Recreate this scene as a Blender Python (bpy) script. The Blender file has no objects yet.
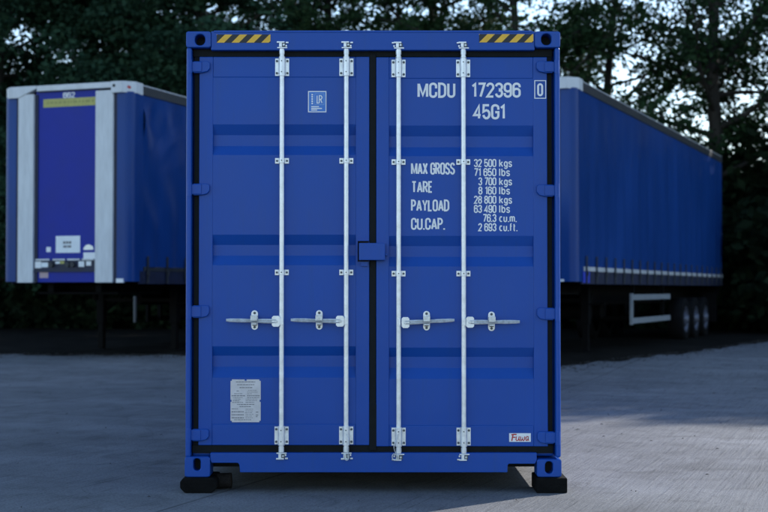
import bpy, math, random
import numpy as np
from math import radians as R, sin, cos, pi, tan
from mathutils import Vector, Matrix

S = bpy.context.scene
COL = S.collection

# ------------------------------------------------------------ camera, sky, sun, exposure
FPX = 1400.0; CAMH = 1.317; TAU = 33.0 / FPX; D0 = 9.085
cam = bpy.data.cameras.new('camera'); co = bpy.data.objects.new('camera', cam); COL.objects.link(co)
cam.sensor_width = 36.0; cam.lens = 36.0 * FPX / 768.0
cam.clip_start = 0.1; cam.clip_end = 6000
co.location = (0, 0, CAMH); co.rotation_euler = (R(90) + math.atan(TAU), 0, 0)
cam.dof.use_dof = True; cam.dof.focus_distance = 9.12; cam.dof.aperture_fstop = 2.6
S.camera = co

SUN_AZ, SUN_EL = 48.0, 28.0
w = bpy.data.worlds.new('World'); S.world = w; w.use_nodes = True
nt = w.node_tree; nt.nodes.clear()
sky = nt.nodes.new('ShaderNodeTexSky'); sky.sky_type = 'NISHITA'; sky.sun_disc = False
sky.sun_elevation = R(SUN_EL); sky.sun_rotation = R(SUN_AZ); sky.air_density = 1.0; sky.dust_density = 0.3; sky.ozone_density = 1.6
bg = nt.nodes.new('ShaderNodeBackground'); bg.inputs['Strength'].default_value = 0.10
wo = nt.nodes.new('ShaderNodeOutputWorld')
nt.links.new(sky.outputs[0], bg.inputs[0]); nt.links.new(bg.outputs[0], wo.inputs[0])
sl = bpy.data.lights.new('sun', 'SUN'); sl.energy = 2.35; sl.angle = R(0.5); sl.color = (1.0, 0.95, 0.89)
so = bpy.data.objects.new('sun', sl); COL.objects.link(so)
sd = Vector((sin(R(SUN_AZ)) * cos(R(SUN_EL)), cos(R(SUN_AZ)) * cos(R(SUN_EL)), sin(R(SUN_EL))))
so.rotation_euler = sd.to_track_quat('Z', 'Y').to_euler(); so.location = (30, 30, 40)
S.view_settings.view_transform = 'Standard'; S.view_settings.look = 'None'
S.view_settings.exposure = 1.5; S.view_settings.gamma = 1.0; S.view_settings.use_curve_mapping = False

# ------------------------------------------------------------ materials
def N(nt, t, **kw):
    n = nt.nodes.new(t)
    for k, v in kw.items():
        if k in n.inputs: n.inputs[k].default_value = v
        else: setattr(n, k, v)
    return n

def mat(name, col, rough=0.5, metal=0.0, var=0.12, scale=6.0, bump=0.0, bscale=60.0, spec=0.5, rvar=0.1, stretch=None):
    m = bpy.data.materials.new(name); m.use_nodes = True; t = m.node_tree; t.nodes.clear()
    o = N(t, 'ShaderNodeOutputMaterial'); p = N(t, 'ShaderNodeBsdfPrincipled')
    t.links.new(p.outputs[0], o.inputs[0])
    p.inputs['Metallic'].default_value = metal; p.inputs['Specular IOR Level'].default_value = spec
    tc = N(t, 'ShaderNodeTexCoord'); mp = N(t, 'ShaderNodeMapping'); t.links.new(tc.outputs['Object'], mp.inputs[0])
    if stretch: mp.inputs['Scale'].default_value = stretch
    nz = N(t, 'ShaderNodeTexNoise', Scale=scale, Detail=6.0, Roughness=0.6); t.links.new(mp.outputs[0], nz.inputs['Vector'])
    r = N(t, 'ShaderNodeValToRGB'); t.links.new(nz.outputs['Fac'], r.inputs[0])
    r.color_ramp.elements[0].position = 0.3; r.color_ramp.elements[1].position = 0.72
    r.color_ramp.elements[0].color = tuple(c * (1 - var) for c in col) + (1,)
    r.color_ramp.elements[1].color = tuple(min(1, c * (1 + var)) for c in col) + (1,)
    t.links.new(r.outputs[0], p.inputs['Base Color'])
    mr = N(t, 'ShaderNodeMapRange'); t.links.new(nz.outputs['Fac'], mr.inputs['Value'])
    mr.inputs['To Min'].default_value = max(0.02, rough - rvar); mr.inputs['To Max'].default_value = min(1, rough + rvar)
    t.links.new(mr.outputs[0], p.inputs['Roughness'])
    if bump:
        n2 = N(t, 'ShaderNodeTexNoise', Scale=bscale, Detail=4.0); t.links.new(mp.outputs[0], n2.inputs['Vector'])
        b = N(t, 'ShaderNodeBump', Strength=bump, Distance=0.01); t.links.new(n2.outputs['Fac'], b.inputs['Height'])
        t.links.new(b.outputs[0], p.inputs['Normal'])
    return m

M = {}
def container_paint():
    m = mat('container_blue_paint', (0.0060, 0.070, 0.365), 0.35, spec=0.32, var=0.05, scale=1.6, rvar=0.10)
    t = m.node_tree; L = t.links.new; p = next(n for n in t.nodes if n.type == 'BSDF_PRINCIPLED'); tc = next(n for n in t.nodes if n.type == 'TEX_COORD')
    base = p.inputs['Base Color'].links[0].from_socket
    # faint dust runs down the steel and a few pale scuffs
    mp = N(t, 'ShaderNodeMapping'); mp.inputs['Scale'].default_value = (9, 9, .55); L(tc.outputs['Object'], mp.inputs[0])
    n1 = N(t, 'ShaderNodeTexNoise', Scale=2.6, Detail=7.0, Roughness=0.65); L(mp.outputs[0], n1.inputs['Vector'])
    r1 = N(t, 'ShaderNodeMapRange'); L(n1.outputs['Fac'], r1.inputs['Value'])
    for k, v in (('From Min', .52), ('From Max', .80), ('To Min', 0), ('To Max', .38)): r1.inputs[k].default_value = v
    m1 = N(t, 'ShaderNodeMixRGB'); L(r1.outputs[0], m1.inputs[0]); L(base, m1.inputs[1]); m1.inputs[2].default_value = (.016, .070, .25, 1)
    mp2 = N(t, 'ShaderNodeMapping'); mp2.inputs['Scale'].default_value = (1, 1, 7); mp2.inputs['Rotation'].default_value = (0, .35, 0); L(tc.outputs['Object'], mp2.inputs[0])
    n2 = N(t, 'ShaderNodeTexNoise', Scale=7.0, Detail=9.0, Roughness=0.7); L(mp2.outputs[0], n2.inputs['Vector'])
    r2 = N(t, 'ShaderNodeMapRange'); L(n2.outputs['Fac'], r2.inputs['Value'])
    for k, v in (('From Min', .70), ('From Max', .78), ('To Min', 0), ('To Max', .45)): r2.inputs[k].default_value = v
    m2 = N(t, 'ShaderNodeMixRGB'); L(r2.outputs[0], m2.inputs[0]); L(m1.outputs[0], m2.inputs[1]); m2.inputs[2].default_value = (.06, .13, .36, 1)
    L(m2.outputs[0], p.inputs['Base Color'])
    w1 = N(t, 'ShaderNodeTexNoise', Scale=2.4, Detail=2.0); L(tc.outputs['Object'], w1.inputs['Vector'])
    w2 = N(t, 'ShaderNodeTexNoise', Scale=160.0, Detail=2.0); L(tc.outputs['Object'], w2.inputs['Vector'])
    b1 = N(t, 'ShaderNodeBump', Strength=0.35, Distance=0.012); L(w1.outputs['Fac'], b1.inputs['Height'])
    b2 = N(t, 'ShaderNodeBump', Strength=0.06, Distance=0.002); L(w2.outputs['Fac'], b2.inputs['Height']); L(b1.outputs[0], b2.inputs['Normal'])
    L(b2.outputs[0], p.inputs['Normal'])
    return m
M['blue'] = container_paint()
M['gasket'] = mat('black_rubber', (0.009, 0.011, 0.012), 0.7, spec=0.15, var=0.25, scale=20, bump=0.1)
M['dark'] = mat('dark_underside', (0.015, 0.015, 0.016), 0.8, var=0.3)
M['zinc'] = mat('galvanised_steel', (0.86, 0.88, 0.89), 0.32, metal=0.40, var=0.15, scale=20, bump=0.08, bscale=80)
M['zincd'] = mat('dull_zinc', (0.62, 0.65, 0.67), 0.34, metal=0.5, var=0.25, scale=40)
M['bolt_gap'] = mat('bolt_and_gap_dark', (0.10, 0.11, 0.12), 0.5, metal=0.5)
M['white'] = mat('white_vinyl', (0.87, 0.88, 0.88), 0.5, var=0.04, scale=30)
M['yellow'] = mat('hazard_yellow', (0.88, 0.50, 0.045), 0.5, var=0.08, scale=30)
M['black'] = mat('hazard_black', (0.02, 0.02, 0.02), 0.5)
M['plate'] = mat('plate_aluminium', (0.66, 0.62, 0.62), 0.45, metal=0.1, var=0.10, scale=18)
M['ink'] = mat('plate_ink', (0.20, 0.20, 0.21), 0.6)
M['lrblue'] = mat('sticker_blue', (0.045, 0.20, 0.62), 0.4, var=0.05)
M['red'] = mat('label_red', (0.50, 0.03, 0.03), 0.5)
M['timber'] = mat('tarred_timber', (0.007, 0.007, 0.007), 0.9, spec=0.1, var=0.4, scale=14, bump=0.6, bscale=30)
M['timbere'] = mat('log_end', (0.022, 0.019, 0.017), 0.9, spec=0.1, var=0.4, scale=30, bump=0.5)
M['alu'] = mat('trailer_aluminium', (0.60, 0.62, 0.64), 0.5, metal=0.2, var=0.12, scale=5, bump=0.05)
M['aluw'] = mat('trailer_white_grey', (0.66, 0.68, 0.69), 0.55, var=0.10, scale=4, stretch=(3, 3, 0.6))
M['rail'] = mat('trailer_grey_rail', (0.055, 0.06, 0.068), 0.5, metal=0.3, var=0.2)
M['curtain'] = mat('blue_vinyl_curtain', (0.0065, 0.052, 0.235), 0.40, spec=0.25, var=0.20, scale=1.0, bump=0.22, bscale=3.5, stretch=(1, 1, 0.35))
M['curtaink'] = mat('dark_skirt', (0.012, 0.018, 0.05), 0.6, var=0.3)
M['purple'] = mat('violet_blue_panel', (0.0050, 0.0220, 0.305), 0.45, spec=0.25, var=0.10, scale=1.5)
M['yellowband'] = mat('yellow_band', (0.46, 0.44, 0.13), 0.55, var=0.12, scale=14)
M['chassis'] = mat('chassis_black', (0.004, 0.004, 0.0045), 0.75, spec=0.1, var=0.4)
M['tyre'] = mat('tyre_rubber', (0.007, 0.007, 0.008), 0.8, spec=0.1, var=0.3)
M['hub'] = mat('wheel_steel', (0.10, 0.11, 0.15), 0.45, metal=0.3, var=0.2)
M['guard'] = mat('guard_aluminium', (0.30, 0.33, 0.36), 0.5, metal=0.2)
M['paper'] = mat('paper_notice', (0.84, 0.88, 0.89), 0.6, var=0.05)
M['bark'] = mat('bark', (0.030, 0.026, 0.021), 0.9, var=0.45, scale=9, bump=0.8, bscale=18, stretch=(1, 1, 0.2))

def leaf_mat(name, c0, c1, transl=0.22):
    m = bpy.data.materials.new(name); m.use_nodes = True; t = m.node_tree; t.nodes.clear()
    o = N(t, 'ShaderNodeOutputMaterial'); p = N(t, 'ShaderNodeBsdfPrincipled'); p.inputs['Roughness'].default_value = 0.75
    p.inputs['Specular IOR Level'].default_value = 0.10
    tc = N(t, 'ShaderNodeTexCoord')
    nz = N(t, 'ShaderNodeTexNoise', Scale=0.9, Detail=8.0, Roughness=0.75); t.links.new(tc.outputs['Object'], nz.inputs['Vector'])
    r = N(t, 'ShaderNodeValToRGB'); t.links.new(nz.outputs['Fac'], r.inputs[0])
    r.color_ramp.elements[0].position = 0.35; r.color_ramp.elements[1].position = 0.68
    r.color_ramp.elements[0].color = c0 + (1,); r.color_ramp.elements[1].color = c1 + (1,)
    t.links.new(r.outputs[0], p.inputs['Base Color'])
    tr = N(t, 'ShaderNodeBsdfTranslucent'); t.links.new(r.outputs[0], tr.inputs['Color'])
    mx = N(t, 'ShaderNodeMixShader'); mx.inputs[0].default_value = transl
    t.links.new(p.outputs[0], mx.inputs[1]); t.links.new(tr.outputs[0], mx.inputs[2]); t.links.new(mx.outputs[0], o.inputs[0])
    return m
M['leaf'] = leaf_mat('leaf_dark', (0.013, 0.029, 0.013), (0.040, 0.086, 0.032))
M['leafg'] = leaf_mat('leaf_evergreen', (0.014, 0.036, 0.022), (0.048, 0.105, 0.056))
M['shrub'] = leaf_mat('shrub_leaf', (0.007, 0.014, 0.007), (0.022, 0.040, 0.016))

def concrete_mat():
    m = bpy.data.materials.new('brushed_concrete'); m.use_nodes = True; t = m.node_tree; t.nodes.clear(); L = t.links.new
    o = N(t, 'ShaderNodeOutputMaterial'); p = N(t, 'ShaderNodeBsdfPrincipled'); L(p.outputs[0], o.inputs[0])
    p.inputs['Specular IOR Level'].default_value = 0.3
    tc = N(t, 'ShaderNodeTexCoord'); mp = N(t, 'ShaderNodeMapping'); L(tc.outputs['Object'], mp.inputs[0])
    mp.inputs['Rotation'].default_value = (0, 0, R(20))       # local y runs along the brush lines
    mp2 = N(t, 'ShaderNodeMapping'); L(mp.outputs[0], mp2.inputs[0]); mp2.inputs['Scale'].default_value = (1, 0.05, 1)
    g = N(t, 'ShaderNodeTexNoise', Scale=9.0, Detail=8.0, Roughness=0.75); L(mp2.outputs[0], g.inputs['Vector'])     # broom grooves
    mpb = N(t, 'ShaderNodeMapping'); L(mp.outputs[0], mpb.inputs[0]); mpb.inputs['Scale'].default_value = (1, 0.03, 1)
    g2 = N(t, 'ShaderNodeTexNoise', Scale=38.0, Detail=3.0, Roughness=0.6); L(mpb.outputs[0], g2.inputs['Vector'])
    fine = N(t, 'ShaderNodeTexNoise', Scale=62.0, Detail=5.0, Roughness=0.8); L(mp.outputs[0], fine.inputs['Vector'])
    patch = N(t, 'ShaderNodeTexNoise', Scale=0.55, Detail=7.0, Roughness=0.62); L(mp.outputs[0], patch.inputs['Vector'])
    r = N(t, 'ShaderNodeValToRGB'); L(patch.outputs['Fac'], r.inputs[0])
    r.color_ramp.elements[0].position = 0.30; r.color_ramp.elements[0].color = (0.136, 0.141, 0.148, 1)
    r.color_ramp.elements[1].position = 0.70; r.color_ramp.elements[1].color = (0.214, 0.219, 0.227, 1)
    # long worn streaks
    mps = N(t, 'ShaderNodeMapping'); L(mp.outputs[0], mps.inputs[0]); mps.inputs['Scale'].default_value = (0.22, 1.3, 1)
    st = N(t, 'ShaderNodeTexNoise', Scale=1.3, Detail=5.0); L(mps.outputs[0], st.inputs['Vector'])
    sr = N(t, 'ShaderNodeMapRange'); L(st.outputs['Fac'], sr.inputs['Value'])
    for k, v in (('From Min', .36), ('From Max', .64), ('To Min', .91), ('To Max', 1.05)): sr.inputs[k].default_value = v
    mul = N(t, 'ShaderNodeMixRGB', blend_type='MULTIPLY'); mul.inputs[0].default_value = 1.0
    L(r.outputs[0], mul.inputs[1]); L(sr.outputs[0], mul.inputs[2])
    fr = N(t, 'ShaderNodeMapRange'); L(fine.outputs['Fac'], fr.inputs['Value'])
    for k, v in (('From Min', .3), ('From Max', .7), ('To Min', .52), ('To Max', 1.46)): fr.inputs[k].default_value = v
    mul2 = N(t, 'ShaderNodeMixRGB', blend_type='MULTIPLY'); mul2.inputs[0].default_value = 1.0
    L(mul.outputs[0], mul2.inputs[1]); L(fr.outputs[0], mul2.inputs[2])
    # dark specks of grit
    vo = N(t, 'ShaderNodeTexNoise', Scale=34.0, Detail=2.0); L(mp.outputs[0], vo.inputs['Vector'])
    vr = N(t, 'ShaderNodeMapRange'); L(vo.outputs['Fac'], vr.inputs['Value'])
    for k, v in (('From Min', .66), ('From Max', .73), ('To Min', 1.0), ('To Max', .35)): vr.inputs[k].default_value = v
    mul3 = N(t, 'ShaderNodeMixRGB', blend_type='MULTIPLY'); mul3.inputs[0].default_value = 1.0
    L(mul2.outputs[0], mul3.inputs[1]); L(vr.outputs[0], mul3.inputs[2])
    # slab joints across and along the brush lines
    sx = N(t, 'ShaderNodeSeparateXYZ'); L(mp.outputs[0], sx.inputs[0])
    def joint(out, period, off):
        a = N(t, 'ShaderNodeMath', operation='ADD'); L(out, a.inputs[0]); a.inputs[1].default_value = off
        b = N(t, 'ShaderNodeMath', operation='PINGPONG'); L(a.outputs[0], b.inputs[0]); b.inputs[1].default_value = period / 2
        c = N(t, 'ShaderNodeMapRange'); L(b.outputs[0], c.inputs['Value'])
        for k, v in (('From Min', .006), ('From Max', .016), ('To Min', .0), ('To Max', 1.0)): c.inputs[k].default_value = v
        return c.outputs[0]
    j = N(t, 'ShaderNodeMath', operation='MULTIPLY'); L(joint(sx.outputs[1], 6.0, JOINT_Y), j.inputs[0]); L(joint(sx.outputs[0], 5.2, 4.1), j.inputs[1])
    jr = N(t, 'ShaderNodeMapRange'); L(j.outputs[0], jr.inputs['Value']); jr.inputs['To Min'].default_value = 0.5
    mul4 = N(t, 'ShaderNodeMixRGB', blend_type='MULTIPLY'); mul4.inputs[0].default_value = 1.0
    L(mul3.outputs[0], mul4.inputs[1]); L(jr.outputs[0], mul4.inputs[2])
    lr = N(t, 'ShaderNodeMapRange'); L(g2.outputs['Fac'], lr.inputs['Value'])
    for k, v in (('From Min', .58), ('From Max', .70), ('To Min', 1.0), ('To Max', .62)): lr.inputs[k].default_value = v
    mul5 = N(t, 'ShaderNodeMixRGB', blend_type='MULTIPLY'); mul5.inputs[0].default_value = 1.0
    L(mul4.outputs[0], mul5.inputs[1]); L(lr.outputs[0], mul5.inputs[2])
    # damp, dirty blotches of medium size
    bl = N(t, 'ShaderNodeTexNoise', Scale=2.1, Detail=9.0, Roughness=0.7, Distortion=0.8); L(mp.outputs[0], bl.inputs['Vector'])
    br = N(t, 'ShaderNodeMapRange'); L(bl.outputs['Fac'], br.inputs['Value'])
    for k, v in (('From Min', .34), ('From Max', .52), ('To Min', .74), ('To Max', 1.04)): br.inputs[k].default_value = v
    mul6 = N(t, 'ShaderNodeMixRGB', blend_type='MULTIPLY'); mul6.inputs[0].default_value = 1.0
    L(mul5.outputs[0], mul6.inputs[1]); L(br.outputs[0], mul6.inputs[2])
    wn = N(t, 'ShaderNodeTexNoise', Scale=1.6, Detail=5.0); L(mp.outputs[0], wn.inputs['Vector'])
    wm = N(t, 'ShaderNodeMixRGB', blend_type='ADD'); wm.inputs[0].default_value = 0.55; L(mp.outputs[0], wm.inputs[1]); L(wn.outputs['Color'], wm.inputs[2])
    vc = N(t, 'ShaderNodeTexVoronoi', feature='DISTANCE_TO_EDGE'); vc.inputs['Scale'].default_value = 0.33; L(wm.outputs[0], vc.inputs['Vector'])
    cr = N(t, 'ShaderNodeMapRange'); L(vc.outputs['Distance'], cr.inputs['Value'])
    for k, v in (('From Min', .0), ('From Max', .0030), ('To Min', .62), ('To Max', 1.0)): cr.inputs[k].default_value = v
    mul7 = N(t, 'ShaderNodeMixRGB', blend_type='MULTIPLY'); L(st.outputs['Fac'], mul7.inputs[0])
    L(mul6.outputs[0], mul7.inputs[1]); L(cr.outputs[0], mul7.inputs[2])
    oi = N(t, 'ShaderNodeTexNoise', Scale=0.9, Detail=4.0, Distortion=1.2); L(mp.outputs[0], oi.inputs['Vector'])
    orr = N(t, 'ShaderNodeMapRange'); L(oi.outputs['Fac'], orr.inputs['Value'])
    for k, v in (('From Min', .60), ('From Max', .72), ('To Min', 1.0), ('To Max', .70)): orr.inputs[k].default_value = v
    mul8 = N(t, 'ShaderNodeMixRGB', blend_type='MULTIPLY'); mul8.inputs[0].default_value = 1.0
    L(mul7.outputs[0], mul8.inputs[1]); L(orr.outputs[0], mul8.inputs[2])
    L(mul8.outputs[0], p.inputs['Base Color'])
    p.inputs['Roughness'].default_value = 0.85
    # bump
    h1 = N(t, 'ShaderNodeMath', operation='MULTIPLY'); L(g.outputs['Fac'], h1.inputs[0]); h1.inputs[1].default_value = 1.0
    h2 = N(t, 'ShaderNodeMath', operation='MULTIPLY_ADD'); L(g2.outputs['Fac'], h2.inputs[0]); h2.inputs[1].default_value = 0.5; L(h1.outputs[0], h2.inputs[2])
    h3 = N(t, 'ShaderNodeMath', operation='MULTIPLY_ADD'); L(fine.outputs['Fac'], h3.inputs[0]); h3.inputs[1].default_value = 0.35; L(h2.outputs[0], h3.inputs[2])
    b = N(t, 'ShaderNodeBump', Strength=0.8, Distance=0.02); L(h3.outputs[0], b.inputs['Height']); L(b.outputs[0], p.inputs['Normal'])
    return m
JOINT_Y = -0.68
M['concrete'] = concrete_mat()

def soil_mat():
    m = mat('leaf_litter_soil', (0.012, 0.011, 0.009), 0.95, spec=0.05, var=0.55, scale=1.4, bump=1.0, bscale=9)
    return m
M['soil'] = soil_mat()

# ------------------------------------------------------------ mesh helpers
class MB:
    def __init__(s): s.v = []; s.f = []; s.m = []; s.sm = []
    def add(s, vs, fs, mi=0, smooth=False):
        o = len(s.v); s.v += [tuple(v) for v in vs]; s.f += [tuple(i + o for i in f) for f in fs]
        s.m += [mi] * len(fs); s.sm += [smooth] * len(fs)
    def box(s, x0, x1, y0, y1, z0, z1, mi=0):
        if x0 > x1: x0, x1 = x1, x0
        if y0 > y1: y0, y1 = y1, y0
        if z0 > z1: z0, z1 = z1, z0
        s.add([(x0, y0, z0), (x1, y0, z0), (x1, y1, z0), (x0, y1, z0), (x0, y0, z1), (x1, y0, z1), (x1, y1, z1), (x0, y1, z1)],
              [(0, 3, 2, 1), (4, 5, 6, 7), (0, 1, 5, 4), (1, 2, 6, 5), (2, 3, 7, 6), (3, 0, 4, 7)], mi)
    def prism(s, poly, a0, a1, plane='xz', mi=0):          # closed polygon extruded along the third axis
        n = len(poly)
        def P(u, v, a):
            return (u, a, v) if plane == 'xz' else ((u, v, a) if plane == 'xy' else (a, u, v))
        vs = [P(u, v, a0) for u, v in poly] + [P(u, v, a1) for u, v in poly]
        fs = [tuple(range(n)), tuple(range(2 * n - 1, n - 1, -1))] + [(i, i + n, (i + 1) % n + n, (i + 1) % n) for i in range(n)]
        s.add(vs, fs, mi)
    def cyl(s, p0, p1, r0, r1=None, n=16, mi=0, caps=True):
        r1 = r0 if r1 is None else r1
        p0, p1 = Vector(p0), Vector(p1); d = (p1 - p0).normalized()
        a = d.orthogonal().normalized(); b = d.cross(a)
        vs = [p0 + (a * cos(2 * pi * i / n) + b * sin(2 * pi * i / n)) * r0 for i in range(n)] + \
             [p1 + (a * cos(2 * pi * i / n) + b * sin(2 * pi * i / n)) * r1 for i in range(n)]
        s.add(vs, [(i, (i + 1) % n, (i + 1) % n + n, i + n) for i in range(n)], mi, True)
        if caps:
            s.add(vs[:n], [tuple(range(n - 1, -1, -1))], mi); s.add(vs[n:], [tuple(range(n))], mi)
    def tube(s, pts, r, n=8, mi=0):
        for i in range(len(pts) - 1):
            ra = r[i] if isinstance(r, (list, tuple)) else r
            rb = r[i + 1] if isinstance(r, (list, tuple)) else r
            s.cyl(pts[i], pts[i + 1], ra, rb, n, mi, caps=True)
    def build(s, name, mats, parent=None, bevel=0, seg=2, loc=None):
        me = bpy.data.meshes.new(name); me.from_pydata(s.v, [], s.f)
        if not isinstance(mats, (list, tuple)): mats = [mats]
        for m_ in mats: me.materials.append(m_)
        me.polygons.foreach_set('material_index', s.m); me.polygons.foreach_set('use_smooth', s.sm); me.update()
        o = bpy.data.objects.new(name, me); COL.objects.link(o)
        if parent: o.parent = parent
        if loc: o.location = loc
        if bevel:
            b = o.modifiers.new('bevel', 'BEVEL'); b.width = bevel; b.segments = seg; b.limit_method = 'ANGLE'; b.angle_limit = R(40)
        return o

def tag(o, label=None, cat=None, group=None, kind=None):
    if label: o['label'] = label
    if cat: o['category'] = cat
    if group: o['group'] = group
    if kind: o['kind'] = kind
    return o
def thing(name, loc, rz, label, cat, group=None):
    o = bpy.data.objects.new(name, None); COL.objects.link(o); o.location = loc; o.rotation_euler = (0, 0, rz)
    o.empty_display_size = 0.2
    return tag(o, label, cat, group)

# ------------------------------------------------------------ stroke lettering
def EL(cx, cy, rx, ry, a0, a1, n=9):
    return [(cx + rx * cos(R(a0 + (a1 - a0) * i / n)), cy + ry * sin(R(a0 + (a1 - a0) * i / n))) for i in range(n + 1)]
W_ = 0.45; H_ = W_ / 2; Q = 0.20
def C_(pts): return ('c', pts)
GL = {
 'O': (W_, [C_(EL(H_, 1 - Q, H_, Q, 0, 180)[:] + EL(H_, Q, H_, Q, 180, 360))]),
 'C': (W_, [[(W_, .64)] + EL(H_, 1 - Q, H_, Q, 0, 180) + EL(H_, Q, H_, Q, 180, 360) + [(W_, .36)]]),
 'G': (W_, [[(W_, .66)] + EL(H_, 1 - Q, H_, Q, 0, 180) + EL(H_, Q, H_, Q, 180, 360) + [(W_, .47), (H_, .47)]]),
 'U': (W_, [[(0, 1)] + EL(H_, Q, H_, Q, 180, 360) + [(W_, 1)]]),
 'D': (W_, [C_([(0, 0), (0, 1), (.12, 1)] + EL(.15, 1 - .27, W_ - .15, .27, 80, 0) + EL(.15, .27, W_ - .15, .27, 0, -80) + [(.12, 0)])]),
 'M': (.64, [[(0, 0), (0, 1)], [(.015, .98), (.32, .12), (.625, .98)], [(.64, 1), (.64, 0)]]),
 'A': (.5, [[(0, 0), (.25, .98)], [(.25, .98), (.5, 0)], [(.08, .27), (.42, .27)]]),
 'E': (.36, [[(.36, 1), (0, 1), (0, 0), (.36, 0)], [(0, .52), (.31, .52)]]),
 'L': (.36, [[(0, 1), (0, 0), (.36, 0)]]),
 'P': (.42, [[(0, 0), (0, 1), (.18, 1)] + EL(.18, .735, .24, .265, 80, -80) + [(.18, .47), (0, .47)]]),
 'R': (.44, [[(0, 0), (0, 1), (.18, 1)] + EL(.18, .745, .25, .255, 80, -80) + [(.18, .49), (0, .49)], [(.20, .49), (.44, 0)]]),
 'T': (.46, [[(0, 1), (.46, 1)], [(.23, 1), (.23, 0)]]),
 'X': (.46, [[(0, 0), (.46, 1)], [(0, 1), (.46, 0)]]),
 'Y': (.48, [[(0, 1), (.24, .45), (.48, 1)], [(.24, .47), (.24, 0)]]),
 'S': (W_, [EL(H_, .75, H_, .25, 10, 180) + EL(H_, .75, H_, .21, 180, 230) + EL(H_, .25, H_, .23, 50, 0) + EL(H_, .25, H_, .25, 0, -170)]),
 '1': (.24, [[(0, .80), (.20, .98), (.20, 0)]]),
 '2': (W_, [EL(H_, .74, H_, .26, 172, -28) + [(0, .0), (W_, 0)]]),
 '3': (W_, [EL(H_, .76, H_, .24, 172, -75) + EL(H_, .27, H_, .27, 75, -172)]),
 '4': (.48, [[(.36, 0), (.36, .98), (0, .25), (.48, .25)]]),
 '5': (W_, [[(.42, 1), (.03, 1), (.0, .50)] + EL(H_, .31, H_, .31, 125, -170)]),
 '6': (W_, [[(W_, .72)] + EL(H_, 1 - Q, H_, Q, 0, 180) + EL(H_, Q, H_, Q, 180, 360) + EL(H_, .60 - Q, H_, Q, 0, 165)]),
 '7': (W_, [[(0, 1), (W_, 1), (.15, 0)]]),
 '8': (W_, [C_(EL(H_, .76, H_ * .92, .24, 0, 360, 20)[:-1]), C_(EL(H_, .27, H_, .27, 0, 360, 20)[:-1])]),
 'k': (.40, [[(0, 0), (0, 1)], [(.38, .68), (.03, .30)], [(.14, .40), (.40, 0)]]),
 'g': (.38, [C_(EL(.19, .36, .19, .33, 0, 360, 18)[:-1]), [(.38, .70), (.38, -.06)] + EL(.19, -.06, .19, .2, 0, -160)]),
 's': (.34, [EL(.17, .52, .17, .17, 10, 230) + EL(.17, .17, .17, .17, 50, -170)]),
 'l': (.05, [[(.0, 1), (.0, 0)]]),
 'b': (.38, [[(0, 1), (0, 0)], C_(EL(.19, .35, .19, .34, 0, 360, 18)[:-1])]),
 'c': (.36, [EL(.18, .35, .18, .34, 50, 310, 14)]),
 'u': (.36, [[(0, .69)] + EL(.18, .19, .18, .19, 180, 360) + [(.36, .69)]]),
 'm': (.58, [[(0, 0), (0, .69)], [(0, .55)] + EL(.145, .52, .145, .17, 150, 0) + [(.29, 0)], [(.29, .52)] + EL(.435, .52, .145, .17, 170, 0) + [(.58, 0)]]),
 'f': (.26, [[(.08, 0), (.08, .8)] + EL(.22, .8, .14, .2, 180, 90), [(0, .66), (.24, .66)]]),
 't': (.24, [[(.08, .95), (.08, .15)] + EL(.2, .15, .12, .15, 180, 270), [(0, .68), (.24, .68)]]),
 '.': (.03, [[(.015, -.07), (.015, .07)]]),
 ' ': (.12, []),
}
GL['0'] = GL['O']
GL['9'] = (W_, [[(W_ - x, 1 - y) for x, y in GL['6'][1][0]]])

def ribbon(pts, t, closed=False):
    n = len(pts); out = []
    p = []
    for q in pts:
        if not p or math.hypot(q[0] - p[-1][0], q[1] - p[-1][1]) > 1e-6: p.append(q)
    if closed and math.hypot(p[0][0] - p[-1][0], p[0][1] - p[-1][1]) < 1e-6: p.pop()
    n = len(p); vs = []
    for i in range(n):
        a = p[i - 1] if (i > 0 or closed) else None
        c = p[(i + 1) % n] if (i < n - 1 or closed) else None
        def nrm(u, v):
            dx, dy = v[0] - u[0], v[1] - u[1]; l = math.hypot(dx, dy); return (-dy / l, dx / l)
        if a is None: m = nrm(p[i], c); k = 1
        elif c is None: m = nrm(a, p[i]); k = 1
        else:
            n1, n2 = nrm(a, p[i]), nrm(p[i], c); mx, my = n1[0] + n2[0], n1[1] + n2[1]; l = math.hypot(mx, my) or 1e-6
            m = (mx / l, my / l); k = min(1.9, 1 / max(.2, m[0] * n1[0] + m[1] * n1[1]))
        h = t / 2 * k
        vs.append((p[i][0] + m[0] * h, p[i][1] + m[1] * h)); vs.append((p[i][0] - m[0] * h, p[i][1] - m[1] * h))
    fs = [(2 * i, 2 * i + 1, 2 * (i + 1) + 1, 2 * (i + 1)) for i in range(n - 1)]
    if closed: fs.append((2 * n - 2, 2 * n - 1, 1, 0))
    return vs, fs

def lettering(mb, text, x0, x1, z0, z1, y, weight=.135, gap=.20, slant=0.0, align='fit', mi=0):
    """text fitted in the box x0..x1 / z0..z1 of the plane y (facing -y)"""
    Ht = z1 - z0; t = weight * Ht; ch = Ht - t
    ws = [GL[c][0] for c in text]
    tot = sum(ws) + gap * (len(text) - 1)
    sx = (x1 - x0 - t) / tot
    cx = x0 + t / 2; k = 0
    for c, wd in zip(text, ws):
        for st in GL[c][1]:
            cl = isinstance(st, tuple); pts = st[1] if cl else st
            pts = [(cx + (px + slant * pz) * sx, z0 + t / 2 + pz * ch) for px, pz in pts]
            vs, fs = ribbon(pts, t, cl)
            yy = y - 0.0008 * (k % 3); k += 1
            nv = len(vs); mb.add([(a, yy - .0012 * (i_ // 2) / nv, b) for i_, (a, b) in enumerate(vs)], [f[::-1] for f in fs], mi)
        cx += (wd + gap) * sx

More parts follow.
